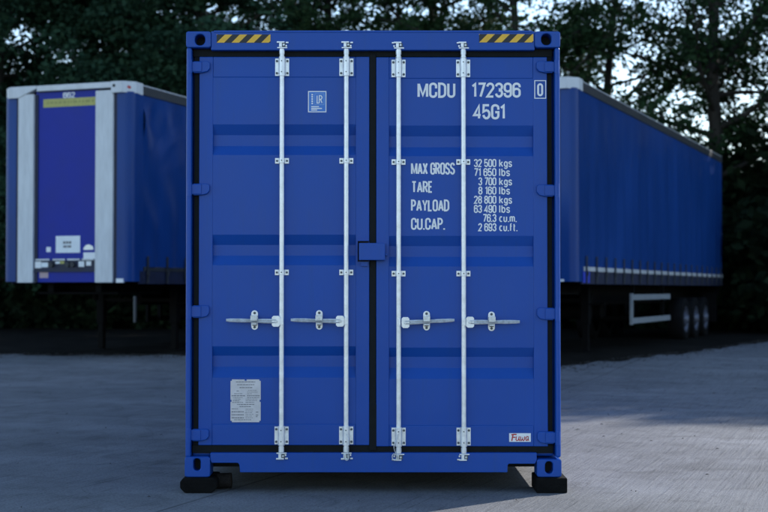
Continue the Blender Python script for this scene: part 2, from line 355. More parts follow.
# ------------------------------------------------------------ ground
def ramp(y):
    t = min(1, max(0, (y - 19) / 6.5)); return 0.13 * t * t * (3 - 2 * t)
YB = [(-60, 26.5), (-20, 26.2), (-6, 25.6), (-2.4, 25.0), (0.5, 22.9), (2.2, 22.2), (2.85, 22.5), (6.1, 27), (8, 31), (10, 34.5), (60, 35.5)]
def yard_edge(x):
    for (xa, ya), (xb, yb) in zip(YB, YB[1:]):
        if xa <= x <= xb: return ya + (yb - ya) * (x - xa) / (xb - xa)
    return YB[0][1] if x < 0 else YB[-1][1]

def build_ground():
    rnd = np.random.RandomState(4)
    xs = list(np.concatenate([[-1500, -500, -180, -90, -60], np.arange(-40, 40.1, 0.5), [60, 90, 180, 500, 1500]]))
    ys = list(np.concatenate([[-300, -100, -40, 0, 8, 14], np.arange(18, 60.1, 0.5), [75, 100, 200, 600, 2500]]))
    v = []; f = []
    for y in ys:
        for x in xs:
            e = y - yard_edge(x)
            z = ramp(y) - 0.035
            if e > 0.2: z = ramp(y) + 0.012 + rnd.rand() * 0.05 * min(1, e / 2)
            v.append((x, y, z))
    nx = len(xs)
    for j in range(len(ys) - 1):
        for i in range(nx - 1): f.append((j * nx + i, j * nx + i + 1, (j + 1) * nx + i + 1, (j + 1) * nx + i))
    mb = MB(); mb.add(v, f, 0, True); tag(mb.build('ground', M['soil']), kind='structure')
    # the concrete yard
    v = []; f = []; cols = list(np.concatenate([np.arange(-60, -12, 0.6), np.arange(-12, 12, 0.12), np.arange(12, 60.1, 0.6)])); rows = 42
    jit = np.random.RandomState(8)
    for x in cols:
        ye = yard_edge(x) + .35 * sin(x * 1.3) * sin(x * 3.1 + 1) + .15 * sin(x * 9.1) + jit.uniform(-.12, .12)
        for k in range(rows + 1):
            y = -30 + 45 * k / 6 if k <= 6 else 15 + (ye - 15) * (k - 6) / (rows - 6)
            v.append((x, y, ramp(y) - (0.03 if k == rows else 0)))
    for i in range(len(cols) - 1):
        for k in range(rows):
            a = i * (rows + 1) + k; f.append((a, a + rows + 1, a + rows + 2, a + 1))
    mb = MB(); mb.add(v, f, 0, True); tag(mb.build('yard', M['concrete']), kind='structure')
build_ground()

# ------------------------------------------------------------ the container
CX = -0.0705
cont = thing('shipping_container', (CX, D0, 0), 0, 'tall blue steel shipping container with closed double doors, white lettering and four upright locking bars', 'container')
def X(px, d=.05):  return (px - 384) / FPX * (D0 + d) - CX
def Z(py, d=.05):
    t = (256 - py) / FPX; return CAMH + (D0 + d) * (t + TAU) / (1 - t * TAU)
HW = 1.219; ZB = 0.10; ZT = ZB + 2.896; LEN = 12.19; B = M['blue']

def casting(name, x0, x1, z0, z1, hx, hz, hw, hh, parent, ydir=1, yb=0.0):
    """corner casting with an oval aperture through its face"""
    mb = MB(); n = 48; cx, cz = (x0 + x1) / 2, (z0 + z1) / 2
    def rr(cx, cz, a, b, r, k):   # rounded rectangle point by direction
        th = 2 * pi * k / n; dx, dz = cos(th), sin(th)
        s = min(a / abs(dx) if abs(dx) > 1e-9 else 1e9, b / abs(dz) if abs(dz) > 1e-9 else 1e9)
        px, pz = dx * s, dz * s
        qx, qz = abs(px) - (a - r), abs(pz) - (b - r)
        if qx > 0 and qz > 0:
            l = math.hypot(qx, qz); px = math.copysign(a - r + qx / l * r, px); pz = math.copysign(b - r + qz / l * r, pz)
        return cx + px, cz + pz
    a, b = (x1 - x0) / 2, (z1 - z0) / 2
    D = 0.178
    outer = [rr(cx, cz, a, b, .012, k) for k in range(n)]
    o2 = [rr(cx, cz, a - .004, b - .004, .012, k) for k in range(n)]
    hole0 = [rr(hx, hz, hw + .004, hh + .004, min(hw, hh) * .95, k) for k in range(n)]
    hole = [rr(hx, hz, hw, hh, min(hw, hh) * .95, k) for k in range(n)]
    rings = [(outer, D), (outer, .004), (o2, 0), (hole0, 0), (hole, .004), (hole, .11)]
    vs = []
    for ring, y in rings: vs += [(p[0], yb + ydir * y, p[1]) for p in ring]
    fs = []
    for r_ in range(len(rings) - 1):
        for k in range(n):
            q = (r_ * n + k, r_ * n + (k + 1) % n, (r_ + 1) * n + (k + 1) % n, (r_ + 1) * n + k)
            fs.append(q if ydir > 0 else q[::-1])
    mb.add(vs, fs, 0)
    mb.add([vs[5 * n + k] for k in range(n)], [tuple(range(n))], 1); mb.add([vs[k] for k in range(n)], [tuple(range(n))], 0)
    return mb.build(name, [B, M['dark']], parent)

casting('corner_casting', -HW, X(210, 0), Z(47.3, 0), ZT, X(199.2, 0), Z(39.6, 0), .034, .037, cont)
casting('corner_casting', X(535.6, 0), HW, Z(47.3, 0), ZT, X(547, 0), Z(39.2, 0), .034, .038, cont)
casting('corner_casting', -HW, X(210.5, 0), ZB, Z(457, 0), X(197.5, 0), Z(464.7, 0), .024, .040, cont)
casting('corner_casting', X(536.6, 0), HW, ZB, Z(459.5, 0), X(548.5, 0), Z(467.7, 0), .026, .040, cont)
for sx in (-1, 1):
    for z0, z1 in ((ZB, ZB + .118), (ZT - .118, ZT)):
        xa, xb = sorted((sx * HW, sx * (HW - .162)))
        casting('corner_casting', xa, xb, z0, z1, sx * (HW - .081), (z0 + z1) / 2, .03, .04, cont, -1, LEN)

# corner posts (front pair with the J-bar lip), rear pair
zp0, zp1 = Z(458, 0), Z(47, 0)
def post(side):
    mb = MB(); xo = side * (HW - .002); xi = side * (HW - .036)
    mb.box(xo, xi, .003, .16, zp0, zp1); mb.box(side * (HW - .037), side * (HW - .16), .085, .16, zp0, zp1)
    return mb.build('corner_post', B, cont, .015, 6)
post(-1); post(1)
for sx in (-1, 1):
    mb = MB(); mb.box(sx * (HW - .002), sx * (HW - .14), LEN - .15, LEN - .003, ZB + .118, ZT - .118); mb.build('corner_post', B, cont, .006)

# header and sill
mb = MB(); mb.box(X(210.3, .012), X(535.3, .012), .012, .15, Z(50.0, .012), Z(31.2, .012))
mb.box(X(213, .01), X(533, .01), .009, .03, Z(32.6, .01), Z(30.4, .01))
header = mb.build('door_header', B, cont, .004)
def hazard(xa, xb, za, zb, first_yellow):
    mb = MB(); y = .0105; n = 3.62
    mb.add([(xa, y, za), (xb, y, za), (xb, y, zb), (xa, y, zb)], [(0, 1, 2, 3)], 0)
    h = zb - za; p = (xb - xa) / n; y2 = y - .0012
    k = -1
    while True:
        a = xa + k * p
        if a > xb: break
        poly = [(a, za), (a + p * .5, za), (a + p * .5 + h, zb), (a + h, zb)]
        # clip to xa..xb
        def clip(poly, xc, keep):
            out = []
            for i in range(len(poly)):
                (x1_, z1_), (x2_, z2_) = poly[i], poly[(i + 1) % len(poly)]
                i1, i2 = keep(x1_), keep(x2_)
                if i1: out.append((x1_, z1_))
                if i1 != i2:
                    t = (xc - x1_) / (x2_ - x1_); out.append((xc, z1_ + t * (z2_ - z1_)))
            return out
        poly = clip(poly, xa, lambda x: x >= xa) if poly else poly
        poly = clip(poly, xb, lambda x: x <= xb) if poly else poly
        if len(poly) >= 3: mb.add([(x_, y2, z_) for x_, z_ in poly], [tuple(range(len(poly)))], 1)
        k += 1
    return mb.build('hazard_stripe', [M['black'], M['yellow']], header)
hazard(X(216, .01), X(270, .01), Z(42.6, .01), Z(34.4, .01), True)
hazard(X(479.5, .01), X(534, .01), Z(42.3, .01), Z(34.0, .01), False)

zs0, zs1 = Z(472.5, .012), Z(453, .012); zn = Z(463, .012)
xl, xr = X(210.8, .012), X(536.3, .012)
sill_poly = [(xl, zs1), (xl, zn + .02), (X(212, .012), zn), (X(238.3, .012), zn), (X(239.8, .012), zn - .012), (X(240.5, .012), zs0),
             (X(507, .012), zs0), (X(507.3, .012), zn - .014), (X(508.6, .012), zn - .006), (X(534.5, .012), zn - .006), (xr, zn + .015), (xr, zs1)]
mb = MB(); mb.prism(sill_poly, .012, .10, 'xz'); mb.build('door_sill', B, cont, .003)

# corrugated walls, roof, rear wall, floor
def corrug(n, dep):
    pts = []; L = LEN - .32; p = L / n
    for i in range(n):
        a = .16 + i * p
        pts += [(a, 0), (a + p * .25, 0), (a + p * .5, dep), (a + p * .75, dep)]
    pts.append((LEN - .16, 0)); return pts
for sx in (-1, 1):
    mb = MB(); pts = corrug(43, .036); z0, z1 = ZB + .17, ZT - .06
    vs = []
    for y, d in pts: vs += [(sx * (HW - .012 - d), y, z0), (sx * (HW - .012 - d), y, z1)]
    mb.add(vs, [(2 * i, 2 * i + 2, 2 * i + 3, 2 * i + 1) for i in range(len(pts) - 1)], 0)
    mb.build('side_wall', B, cont)
    mb = MB(); mb.box(sx * (HW - .004), sx * (HW - .064), .17, LEN - .17, ZT - .07, ZT - .008); mb.build('top_side_rail', B, cont, .004)
    mb = MB(); mb.box(sx * (HW - .006), sx * (HW - .056), .17, LEN - .17, ZB + .02, ZB + .178); mb.build('bottom_side_rail', B, cont, .004)
mb = MB(); vs = []; pts = corrug(40, .02)
for y, d in pts: vs += [(-HW + .06, y, ZT - .014 - d), (HW - .06, y, ZT - .014 - d)]
mb.add(vs, [(2 * i, 2 * i + 1, 2 * i + 3, 2 * i + 2) for i in range(len(pts) - 1)]); mb.build('roof', B, cont)
mb = MB(); mb.box(-HW + .13, HW - .13, LEN - .06, LEN - .02, ZB + .05, ZT - .02); mb.build('end_wall', B, cont)
mb = MB(); mb.box(-HW + .05, HW - .05, .16, LEN - .06, ZB + .16, ZB + .185)
for k in range(38): mb.box(-HW + .057, HW - .057, .3 + k * .31, .345 + k * .31, ZB + .03, ZB + .158)
mb.build('floor', M['dark'], cont)
# back plate that closes the recess round the doors
mb = MB(); mb.box(-HW + .034, HW - .034, .112, .15, Z(455, .1), Z(46, .1)); mb.build('door_recess', M['gasket'], cont)

# rubber gaskets round the doors
mb = MB()
zt0, zt1, zb0, zb1 = Z(56.8, .06), Z(49.2, .06), Z(453.2, .06), Z(445.0, .06)
mb.box(X(192.5), X(553), .058, .10, zt0, zt1); mb.box(X(192.5), X(553), .060, .10, zb0, zb1)
mb.box(X(193.5), X(199), .062, .10, zb1, zt0 ); mb.box(X(547.3), X(552.5), .062, .10, zb1, zt0)
mb.box(X(369.6), X(375.8), .052, .10, Z(450, .06), Z(54, .06)); mb.box(X(369.2), X(381.5), .055, .10, Z(52, .06), Z(48.4, .06))
mb.box(X(366.8), X(370), .054, .10, Z(64, .06), Z(54, .06)); mb.box(X(369.3), X(376.5), .050, .056, Z(450.5, .06), Z(404, .06))
mb.build('door_gasket', M['gasket'], cont, .004)

# hardware shapes, drawn around local points
def bracket_long(xc, z0, z1, door):
    mb = MB(); u = 1 / 154.1
    for s in (-1, 1):
        xa, xb = xc + s * 3.5 * u, xc + s * 7.1 * u
        mb.box(xa, xb, .044, .05, z0, z1)
        for zz in (z0 + .018, z1 - .018): mb.cyl((xc + s * 5.3 * u, .044, zz), (xc + s * 5.3 * u, .036, zz), .008, .0075, 8, 1)
    mb.box(xc - 3.6 * u, xc + 3.6 * u, .046, .05, z0, z1)
    # rounded saddle over the bar
    n = 10; pts = []
    r = .0215
    prof = [(xc + r * cos(pi * i / n), .024 - r * sin(pi * i / n)) for i in range(n + 1)]
    poly = [(xc + r, .048)] + prof + [(xc - r, .048)]
    mb.prism(poly, z0 - .004, z1 + .004, 'xy', 0)
    for zz in (z0 + .022, z1 - .022): mb.cyl((xc - .001, .0028, zz), (xc - .001, .0005, zz), .0042, .0042, 8, 1)
    return mb.build('bearing_bracket', [M['zinc'], M['bolt_gap']], door, .0025)
def bracket_short(xc, zc, door):
    mb = MB(); u = 1 / 154.1
    for s in (-1, 1):
        mb.box(xc + s * 2.4 * u, xc + s * 7.0 * u, .043, .05, zc - .0185, zc + .0185)
        mb.cyl((xc + s * 5.0 * u, .043, zc), (xc + s * 5.0 * u, .036, zc), .0075, .007, 8, 1)
    r = .020; n = 10
    poly = [(xc + r, .048)] + [(xc + r * cos(pi * i / n), .024 - r * sin(pi * i / n)) for i in range(n + 1)] + [(xc - r, .048)]
    mb.prism(poly, zc - .016, zc + .016, 'xy', 0)
    mb.cyl((xc, .0042, zc), (xc, .002, zc), .0042, .0042, 8, 1)
    return mb.build('bar_guide', [M['zinc'], M['bolt_gap']], door, .0025)

def locking_bar(xc, ztop, zbot, door, dirn):
    mb = MB()
    mb.cyl((xc, .024, zbot + .02), (xc, .024, ztop - .02), .0158, None, 18)
    for ze, s in ((ztop, 1), (zbot, -1)):        # collar, neck and cam head at each end
        mb.cyl((xc, .024, ze - s * .050), (xc, .024, ze - s * .046), .020, None, 14)
        mb.cyl((xc, .024, ze - s * .03), (xc, .024, ze + s * .004), .0185, None, 14)
        mb.cyl((xc, .024, ze + s * .004), (xc, .024, ze + s * .030), .012, None, 10, 1)
        mb.box(xc - .030, xc + .036, .004, .018, ze + s * .006, ze + s * .014)
        mb.box(xc - .017, xc + .002, .000, .03, ze + s * .014, ze + s * .042); mb.box(xc + .002, xc + .026, .006, .03, ze + s * .014, ze + s * .041, 1); mb.box(xc + dirn * .024, xc + dirn * .034, .002, .03, ze + s * .016, ze + s * .028, 0)  # dark box beside the stem stands in for the shaded gap there
        mb.box(xc - .032, xc + .018, -.004, .012, ze + s * .040, ze + s * .050)
        mb.box(xc + dirn * .026, xc + dirn * .044, .0, .011, ze + s * .038, ze + s * .048)
        mb.cyl((xc + .013, .006, ze + s * .028), (xc + .013, -.004, ze + s * .028), .008, .007, 8, 2)
    return mb.build('locking_bar', [M['zinc'], M['bolt_gap'], M['zincd']], door, .0015)

def lever(xbar, xh0, xh1, xend, zh, zend, door, sgn):
    """hub plate beside the bar and a flattened lever reaching to xend"""
    mb = MB(); hw = (xh1 - xh0) / 2; hc = (xh0 + xh1) / 2
    def oct_(cx, cz, a, b, c): return [(cx - a + c, cz - b), (cx + a - c, cz - b), (cx + a, cz - b + c), (cx + a, cz + b - c), (cx + a - c, cz + b), (cx - a + c, cz + b), (cx - a, cz + b - c), (cx - a, cz - b + c)]
    mb.prism(oct_(hc, zh, hw, .036, .010), .000, .016, 'xz', 0)
    mb.cyl((hc, .000, zh), (hc, -.008, zh), .011, .009, 10, 1)
    mb.box(xbar - .012, xbar + .012, .006, .03, zh - .022, zh + .022)
    xs0 = hc
    N_ = 8; a = []; 
    prof = [(0, .016, .002), (.25, .015, .000), (.45, .012, .006), (.55, .012, .006), (.7, .0135, .000), (.92, .012, -.006), (1, .009, -.006)]
    vs = []; fs = []
    for t, hh, y in prof:
        xx = xs0 + (xend - xs0) * t; zz = zh + (zend - zh) * t
        vs += [(xx, y, zz - hh), (xx, y, zz + hh), (xx, y - .004, zz + hh * .45), (xx, y + .003, zz), (xx, y - .004, zz - hh * .45), (xx, y + .013, zz - hh), (xx, y + .013, zz + hh)]
    # closed section: order 0,4,3,2,1,6,5
    od = [0, 4, 3, 2, 1, 6, 5]
    for i in range(len(prof) - 1):
        for k in range(7):
            q = (i * 7 + od[k], i * 7 + od[(k + 1) % 7], (i + 1) * 7 + od[(k + 1) % 7], (i + 1) * 7 + od[k])
            fs.append(q if sgn > 0 else q[::-1])
    fs.append(tuple(od)); fs.append(tuple((len(prof) - 1) * 7 + k for k in od[::-1]))
    mb.add(vs, fs, 1)
    return mb.build('handle', [M['zinc'], M['zincd'], M['bolt_gap']], door, .0015)

def retainer(xc, zc, door):
    mb = MB(); a = .022; n = 8; hb = .064
    poly = [(xc + a * cos(pi * i / n), zc + hb - a + a * sin(pi * i / n)) for i in range(n + 1)] + [(xc - a * cos(pi * i / n), zc - hb + a - a * sin(pi * i / n)) for i in range(n + 1)]
    mb.prism(poly, .044, .05, 'xz', 0)
    for s in (-1, 1): mb.cyl((xc, .044, zc + s * .046), (xc, .035, zc + s * .046), .009, .008, 8, 1)
    mb.box(xc - .020, xc + .020, -.016, .045, zc + .018, zc + .030, 2)      # hooked catch over the lever
    mb.box(xc - .022, xc + .022, -.018, -.010, zc - .004, zc + .032, 2)
    mb.box(xc - .018, xc + .018, -.006, .045, zc - .030, zc - .020, 2); mb.box(xc - .013, xc + .013, .030, .043, zc - .036, zc - .028, 1)
    return mb.build('handle_retainer', [M['zinc'], M['bolt_gap'], M['zincd']], door, .002)

def hinge(side, zc, door, h):
    mb = MB(); xo = side * (HW - .004); xk = side * (HW - .152)
    z0, z1 = zc - h / 2, zc + h / 2
    poly = [(side * (HW - .045), z0), (side * (HW - .045), z1), (side * (HW - .140), z1), (xk, z1 - .012), (xk, z0 + .03), (side * (HW - .135), z0 + .010), (side * (HW - .09), z0)]
    if side > 0: poly = poly[::-1]
    mb.prism(poly, .026, .05, 'xz')
    mb.box(side * (HW - .034), side * (HW - .10), .018, .07, z0 + .006, z1 - .004)
    mb.cyl((side * (HW - .022), .016, z0 - .004), (side * (HW - .022), .016, z1 + .004), .0175, None, 14)
    return mb.build('hinge', B, door, .004)

def make_door(side, x0, x1, i0, i1, dy, bars, levers, hinges):
    pys = [(77.6, .054), (124.2, .054), (134.6, .085), (145.5, .085), (154.9, .054), (234.6, .054), (244.8, .085), (255.5, .085), (265.3, .054),
           (346.4, .054), (356.0, .085), (367, .085), (377.8, .054), (424, .054)]
    ztop, zbot = Z(56.6 + dy * .3), Z(445.4 + dy)
    mb = MB()
    mb.box(X(x0), X(i0), .05, .108, zbot, ztop); mb.box(X(i1), X(x1), .05, .108, zbot, ztop)
    mb.box(X(i0), X(i1), .0515, .106, Z(77.2 + dy), ztop); mb.box(X(i0), X(i1), .0515, .106, zbot, Z(424.3 + dy))
    door = mb.build('door', B, cont, .005, 3)
    mb = MB(); a, b = X(i0) - .004, X(i1) + .004; vs = []
    ext = [(76, .056)] + pys + [(425.5, .056)]
    for py, d in ext: vs += [(a, d, Z(py + dy, .05)), (b, d, Z(py + dy, .05))]
    n = len(ext)
    mb.add(vs, [(2 * i, 2 * i + 2, 2 * i + 3, 2 * i + 1) for i in range(n - 1)])
    mb.build('door_panel', B, door, .006, 3)
    for k, xb in enumerate(bars):
        xc = X(xb, .024)
        locking_bar(xc, Z(49.5 + dy * .3, .024), Z(451.5 + dy, .024), door, 1 if side < 0 else -1)
        bracket_long(xc, Z(75.8 + dy, .04), Z(58.2 + dy, .04), door)
        bracket_long(xc, Z(444.6 + dy, .04), Z(426.6 + dy, .04), door)
        for py in (160.6, 272.4): bracket_short(xc, Z(py + dy, .03), door)
    for (xb, xa, xe, xr_, py, pe) in levers:
        hx = sorted((X(xa[0], .01), X(xa[1], .01)))
        lever(X(xb, .024), hx[0], hx[1], X(xe, .0), Z(py, .01), Z(pe, 0), door, -1 if side < 0 else 1)
        retainer(X(xr_, .03), Z((py + pe) / 2 - .6, .03), door)
    for py, hpx in hinges: hinge(side, Z(py, .03), door, hpx / 154.1)
    return door

dl = make_door(-1, 198.7, 369.3, 212.5, 355.6, 0, (281.6, 346.2),
     [(281.6, (272, 280), 226.2, 254.5, 321.3, 320.2), (346.2, (336, 344.2), 290.8, 319.2, 321.2, 320.0)], [(67, 11.8), (189.4, 11.8), (311.7, 12.6), (435.2, 12.2)])
dr = make_door(1, 376.2, 547.6, 389.2, 533.6, 1.2, (398.6, 463.6),
     [(398.6, (401.6, 409.4), 454.4, 426.6, 322.6, 320.2), (463.6, (466, 474), 519.6, 491.6, 322.2, 321.8)], [(67, 11.8), (190.6, 12.2), (314, 12.4), (437.8, 12.2)])

# seal cables on the two inner bars
for xb, door, s in ((346.2, dl, 1), (398.6, dr, -1)):
    mb = MB(); x = X(xb, 0); pts = []
    for i in range(26):
        t = i / 25; z = Z(434 + 26 * t, 0) ; pts.append((x + s * .004 + (-.022 if s < 0 else .012) * sin(pi * t) + .004 * sin(9 * t), -.004 - .01 * sin(pi * t), z))
    mb.tube(pts, .0028, 6); lp = [(x + (-.028 if s < 0 else .004) + .014 * cos(a), -.008, Z(457, 0) + .022 * sin(a)) for a in np.linspace(0, 2 * pi, 16)]
    mb.tube(lp, .0028, 6); mb.build('seal_cable', M['zincd'], door)

# customs lock box across the two doors
mb = MB(); x0, x1, z0, z1 = X(359, -.01), X(385, -.01), Z(260.1, -.01), Z(243, -.01)
mb.box(x0, x1, -.020, -.012, z0, z1)
mb.box(x0, x0 + .006, -.012, .03, z0, z1); mb.box(x1 - .006, x1, -.012, .052, z0, z1); mb.box(x0, x1, -.012, .052, z1 - .006, z1)
mb.box(x1, X(387.5), .01, .05, z0 + .03, z0 + .045)
mb.build('lock_box', B, dr, .003)
mb = MB(); xa, xb, za, zb = X(356.8), X(368.8), Z(261.5), Z(240.2)
mb.box(xa, xa + .006, .020, .05, za, zb); mb.box(xa + .006, xb, .020, .05, zb - .006, zb)
mb.box(xa + .0065, xb, .0495, .0505, za, zb - .0065, 1)
mb.box(X(361), X(368), .030, .05, Z(266.2), Z(262)); mb.build('lock_guard', [B, M['dark']], dl, .0015)

# lettering
def text(txt, xa, xb, ya, yb, name='lettering', d=.0535, parent=None, **kw):
    mb = MB(); lettering(mb, txt, X(xa), X(xb), Z(yb), Z(ya), d - .0005, **kw); return mb.build(name, M['white'], parent or dr)
text('MCDU', 417.6, 455.6, 82.4, 97.8, gap=.24, weight=.15); text('172396', 471.7, 521.2, 82.4, 97.6, gap=.20, weight=.15)
text('45G1', 473.2, 505.8, 104, 119.4, gap=.20, weight=.15)
text('0', 537.6, 543.6, 83.2, 96.2, d=.0485, weight=.15)
mb = MB(); xa, xb, za, zb = X(535.2), X(546.2), Z(98.2), Z(80.6); vs, fs = ribbon([(xa, za), (xb, za), (xb, zb), (xa, zb)], .0055, True)
mb.add([(a, .0485, b) for a, b in vs], fs); mb.build('check_digit_frame', M['white'], dr)
for t_, a, b, c, d in (('MAX GROSS', 411, 455.2, 162.4, 174.6), ('TARE', 411.4, 432.8, 181, 192.8), ('PAYLOAD', 411, 449.4, 199.4, 211.4), ('CU.CAP.', 411, 445.2, 217.8, 229.8)):
    text(t_, a, b, c, d, weight=.145, gap=.22)
RW = [('32 500', 474, 'kgs', 512.3), ('71 650', 474, 'lbs', 510.2), ('3 700', 478.4, 'kgs', 512.3), ('8 160', 478.4, 'lbs', 510.2),
      ('28 800', 474, 'kgs', 512.3), ('63 490', 474, 'lbs', 510.2), ('76.3', 482.8, 'cu.m.', 517.0), ('2 693', 478.2, 'cu.ft.', 517.8)]
for i, (n_, xa, u_, xb) in enumerate(RW):
    y0 = 158.9 + i * 9.17
    text(n_, xa, 496.6, y0, y0 + 8.2, weight=.15, gap=.20); text(u_, 499.3, xb, y0, y0 + 8.2, weight=.145, gap=.24)

# stickers and plates on the doors
mb = MB(); y = .0515
def q(xa, xb, ya, yb, y, mi): mb.add([(X(xa), y, Z(yb)), (X(xb), y, Z(yb)), (X(xb), y, Z(ya)), (X(xa), y, Z(ya))], [(0, 1, 2, 3)], mi)
q(307.8, 326.2, 90.9, 112.2, .0525, 1); q(308.7, 325.3, 91.9, 111.3, .0518, 0)
def frame(xa, xb, ya, yb, t, y, mi):
    vs, fs = ribbon([(X(xa), Z(yb)), (X(xb), Z(yb)), (X(xb), Z(ya)), (X(xa), Z(ya))], t, True); mb.add([(a, y, b) for a, b in vs], fs, mi)
frame(314.6, 323.8, 93.6, 104.6, .0032, .0512, 2)
lettering(mb, 'L', X(316.4), X(319.4), Z(103.4), Z(95), .0510, weight=.11, mi=1); lettering(mb, 'R', X(318.6), X(322.4), Z(103.4), Z(95), .0508, weight=.12, mi=1)
for k in range(5): q(311.2, 312.8, 93.8 + k * 2.2, 95.3 + k * 2.2, .0512, 1)
q(311, 318.8, 106.1, 107.1, .0512, 1); q(311, 321.8, 107.8, 108.9, .0512, 1); q(311, 317, 109.5, 110.4, .0512, 1)
o = mb.build('class_sticker', [M['lrblue'], M['white'], mat('sticker_pale', (.25, .42, .72), .5)], dl); o['label'] = 'small blue inspection sticker with a white border and letters'

mb = MB(); xa, xb, za, zb = X(230.8), X(261.0), Z(422.3), Z(379.5); nn = .009
xm = (xa + xb) / 2; zm = (za + zb) / 2
poly = [(xa + nn, za), (xb - nn, za), (xb - nn, za + nn), (xb, za + nn), (xb, zm - nn * .7), (xb - nn * .8, zm - nn * .7), (xb - nn * .8, zm + nn * .7), (xb, zm + nn * .7),
        (xb, zb - nn), (xb - nn, zb - nn), (xb - nn, zb), (xm + nn * .7, zb), (xm + nn * .7, zb - nn), (xm - nn * .7, zb - nn), (xm - nn * .7, zb), (xa + nn, zb), (xa + nn, zb - nn), (xa, zb - nn),
        (xa, zm + nn * .7), (xa + nn * .8, zm + nn * .7), (xa + nn * .8, zm - nn * .7), (xa, zm - nn * .7), (xa, za + nn), (xa + nn, za + nn)]
mb.prism(poly, .0495, .0535, 'xz', 0)
rnd = random.Random(5); wd = xb - xa; ht = zb - za
def row(f, a, b, hgt):      # a line of illegible small print, broken into word-length strokes
    z = zb - f * ht; x = xa + a * wd; e = xa + b * wd
    while x < e - .004:
        l = rnd.uniform(.006, .020); l = min(l, e - x)
        mb.add([(x, .0488, z - hgt), (x + l, .0488, z - hgt), (x + l, .0488, z), (x, .0488, z)], [(0, 1, 2, 3)], 1); x += l + .0028
for f, a, b, h in ((.05, .18, .82, .0045), (.115, .22, .80, .0045), (.18, .30, .72, .0055), (.265, .20, .28, .004), (.25, .58, .86, .003), (.29, .55, .9, .003), (.325, .12, .40, .004), (.33, .55, .72, .003),
                   (.37, .04, .48, .006), (.37, .55, .96, .006), (.42, .08, .40, .003), (.42, .55, .95, .004), (.455, .1, .36, .003), (.455, .5, .9, .003), (.49, .08, .3, .004), (.49, .5, .88, .003), (.53, .06, .42, .004), (.53, .5, .78, .004),
                   (.575, .22, .80, .005), (.625, .3, .7, .005), (.68, .04, .28, .004), (.69, .5, .75, .003), (.73, .5, .76, .003), (.745, .04, .44, .006), (.77, .48, .74, .003), (.81, .5, .76, .003), (.815, .04, .44, .006), (.85, .5, .74, .003), (.885, .04, .44, .006), (.89, .5, .74, .003), (.935, .12, .7, .004)):
    row(f, a, b, h)
for f in (.755, .825, .86): row(f, .84, .92, .005)
o = mb.build('data_plate', [M['plate'], M['ink']], dl, .0006, 1); o['label'] = 'silver metal approval plate with small grey print'

mb = MB(); q(508.8, 530.4, 433.3, 441.9, .0492, 0)
u0, u1, v0, v1 = X(511), X(528.4), Z(440.9), Z(434.4)
def st(pts, t): 
    vs, fs = ribbon([(u0 + a * (u1 - u0), v0 + b * (v1 - v0)) for a, b in pts], t); mb.add([(a, st.y, b) for a, b in vs], [f[::-1] for f in fs], 1); st.y -= .0002
st.y = .0488
st([(.02, -.02), (.10, .95)], .008); st([(.0, .92), (.16, 1.0), (.30, .98)], .008); st([(.03, .52), (.24, .56)], .007)
st([(.29, .68), (.26, .2), (.31, .03), (.40, .12), (.45, .68)], .0055); st([(.44, .3), (.46, .04), (.50, .02)], .005)
st([(.53, .68), (.52, .2), (.56, .03), (.63, .25), (.65, .55), (.64, .2), (.69, .03), (.75, .2), (.77, .68)], .0055)
st([(.97, .60), (.90, .68), (.83, .45), (.84, .1), (.90, .05), (.96, .35), (.98, .66), (.96, .2), (1.0, .03)], .0055)
o = mb.build('maker_label', [M['white'], M['red']], dr); o['label'] = 'white label with red italic lettering'

# ------------------------------------------------------------ blocks under the container
def sleeper(label, x0, x1, y0, y1, z0, z1, round_=False, log=None):
    o = thing('support_block', (CX + (x0 + x1) / 2, D0 + y0, z0), 0, label, 'block', 'blocks under the container corners')
    mb = MB(); hw = (x1 - x0) / 2; h = z1 - z0
    if round_:
        c = .032; poly = [(-hw + c, 0), (hw - c, 0), (hw, c), (hw, h - c * .8), (hw - c * .6, h), (-hw + c * .6, h), (-hw, h - c * .8), (-hw, c)]
    else:
        poly = [(-hw, 0), (hw, 0), (hw, h), (-hw, h)]
    mb.prism(poly, 0, y1 - y0, 'xz'); b = mb.build('timber_block', M['timber'], o, .008, 2)
    if log:
        mb = MB(); mb.cyl((log[0], log[2], h * .52), (log[1], log[2], h * .60), h * .52, h * .50, 18); mb.build('log_end', M['timbere'], o)
    return o
a = Z(492.2, -.03)
sleeper('black chamfered wooden block with a round log end under the front left container corner', X(180.6, -.03), X(217, -.03), -.03, .30, .0, ZB - .002, True, (.02, .195, .19))
sleeper('square-cut black block under the front right container corner', X(536, -.03), X(566.8, -.03), -.03, .28, .0, ZB - .002)
sleeper('thin dark block under the rear left container corner', -HW - .02, -HW + .2, LEN - .30, LEN + .02, .02, ZB - .002)
sleeper('thin dark block under the rear right container corner', HW - .2, HW + .02, LEN - .30, LEN + .02, .02, ZB - .002)

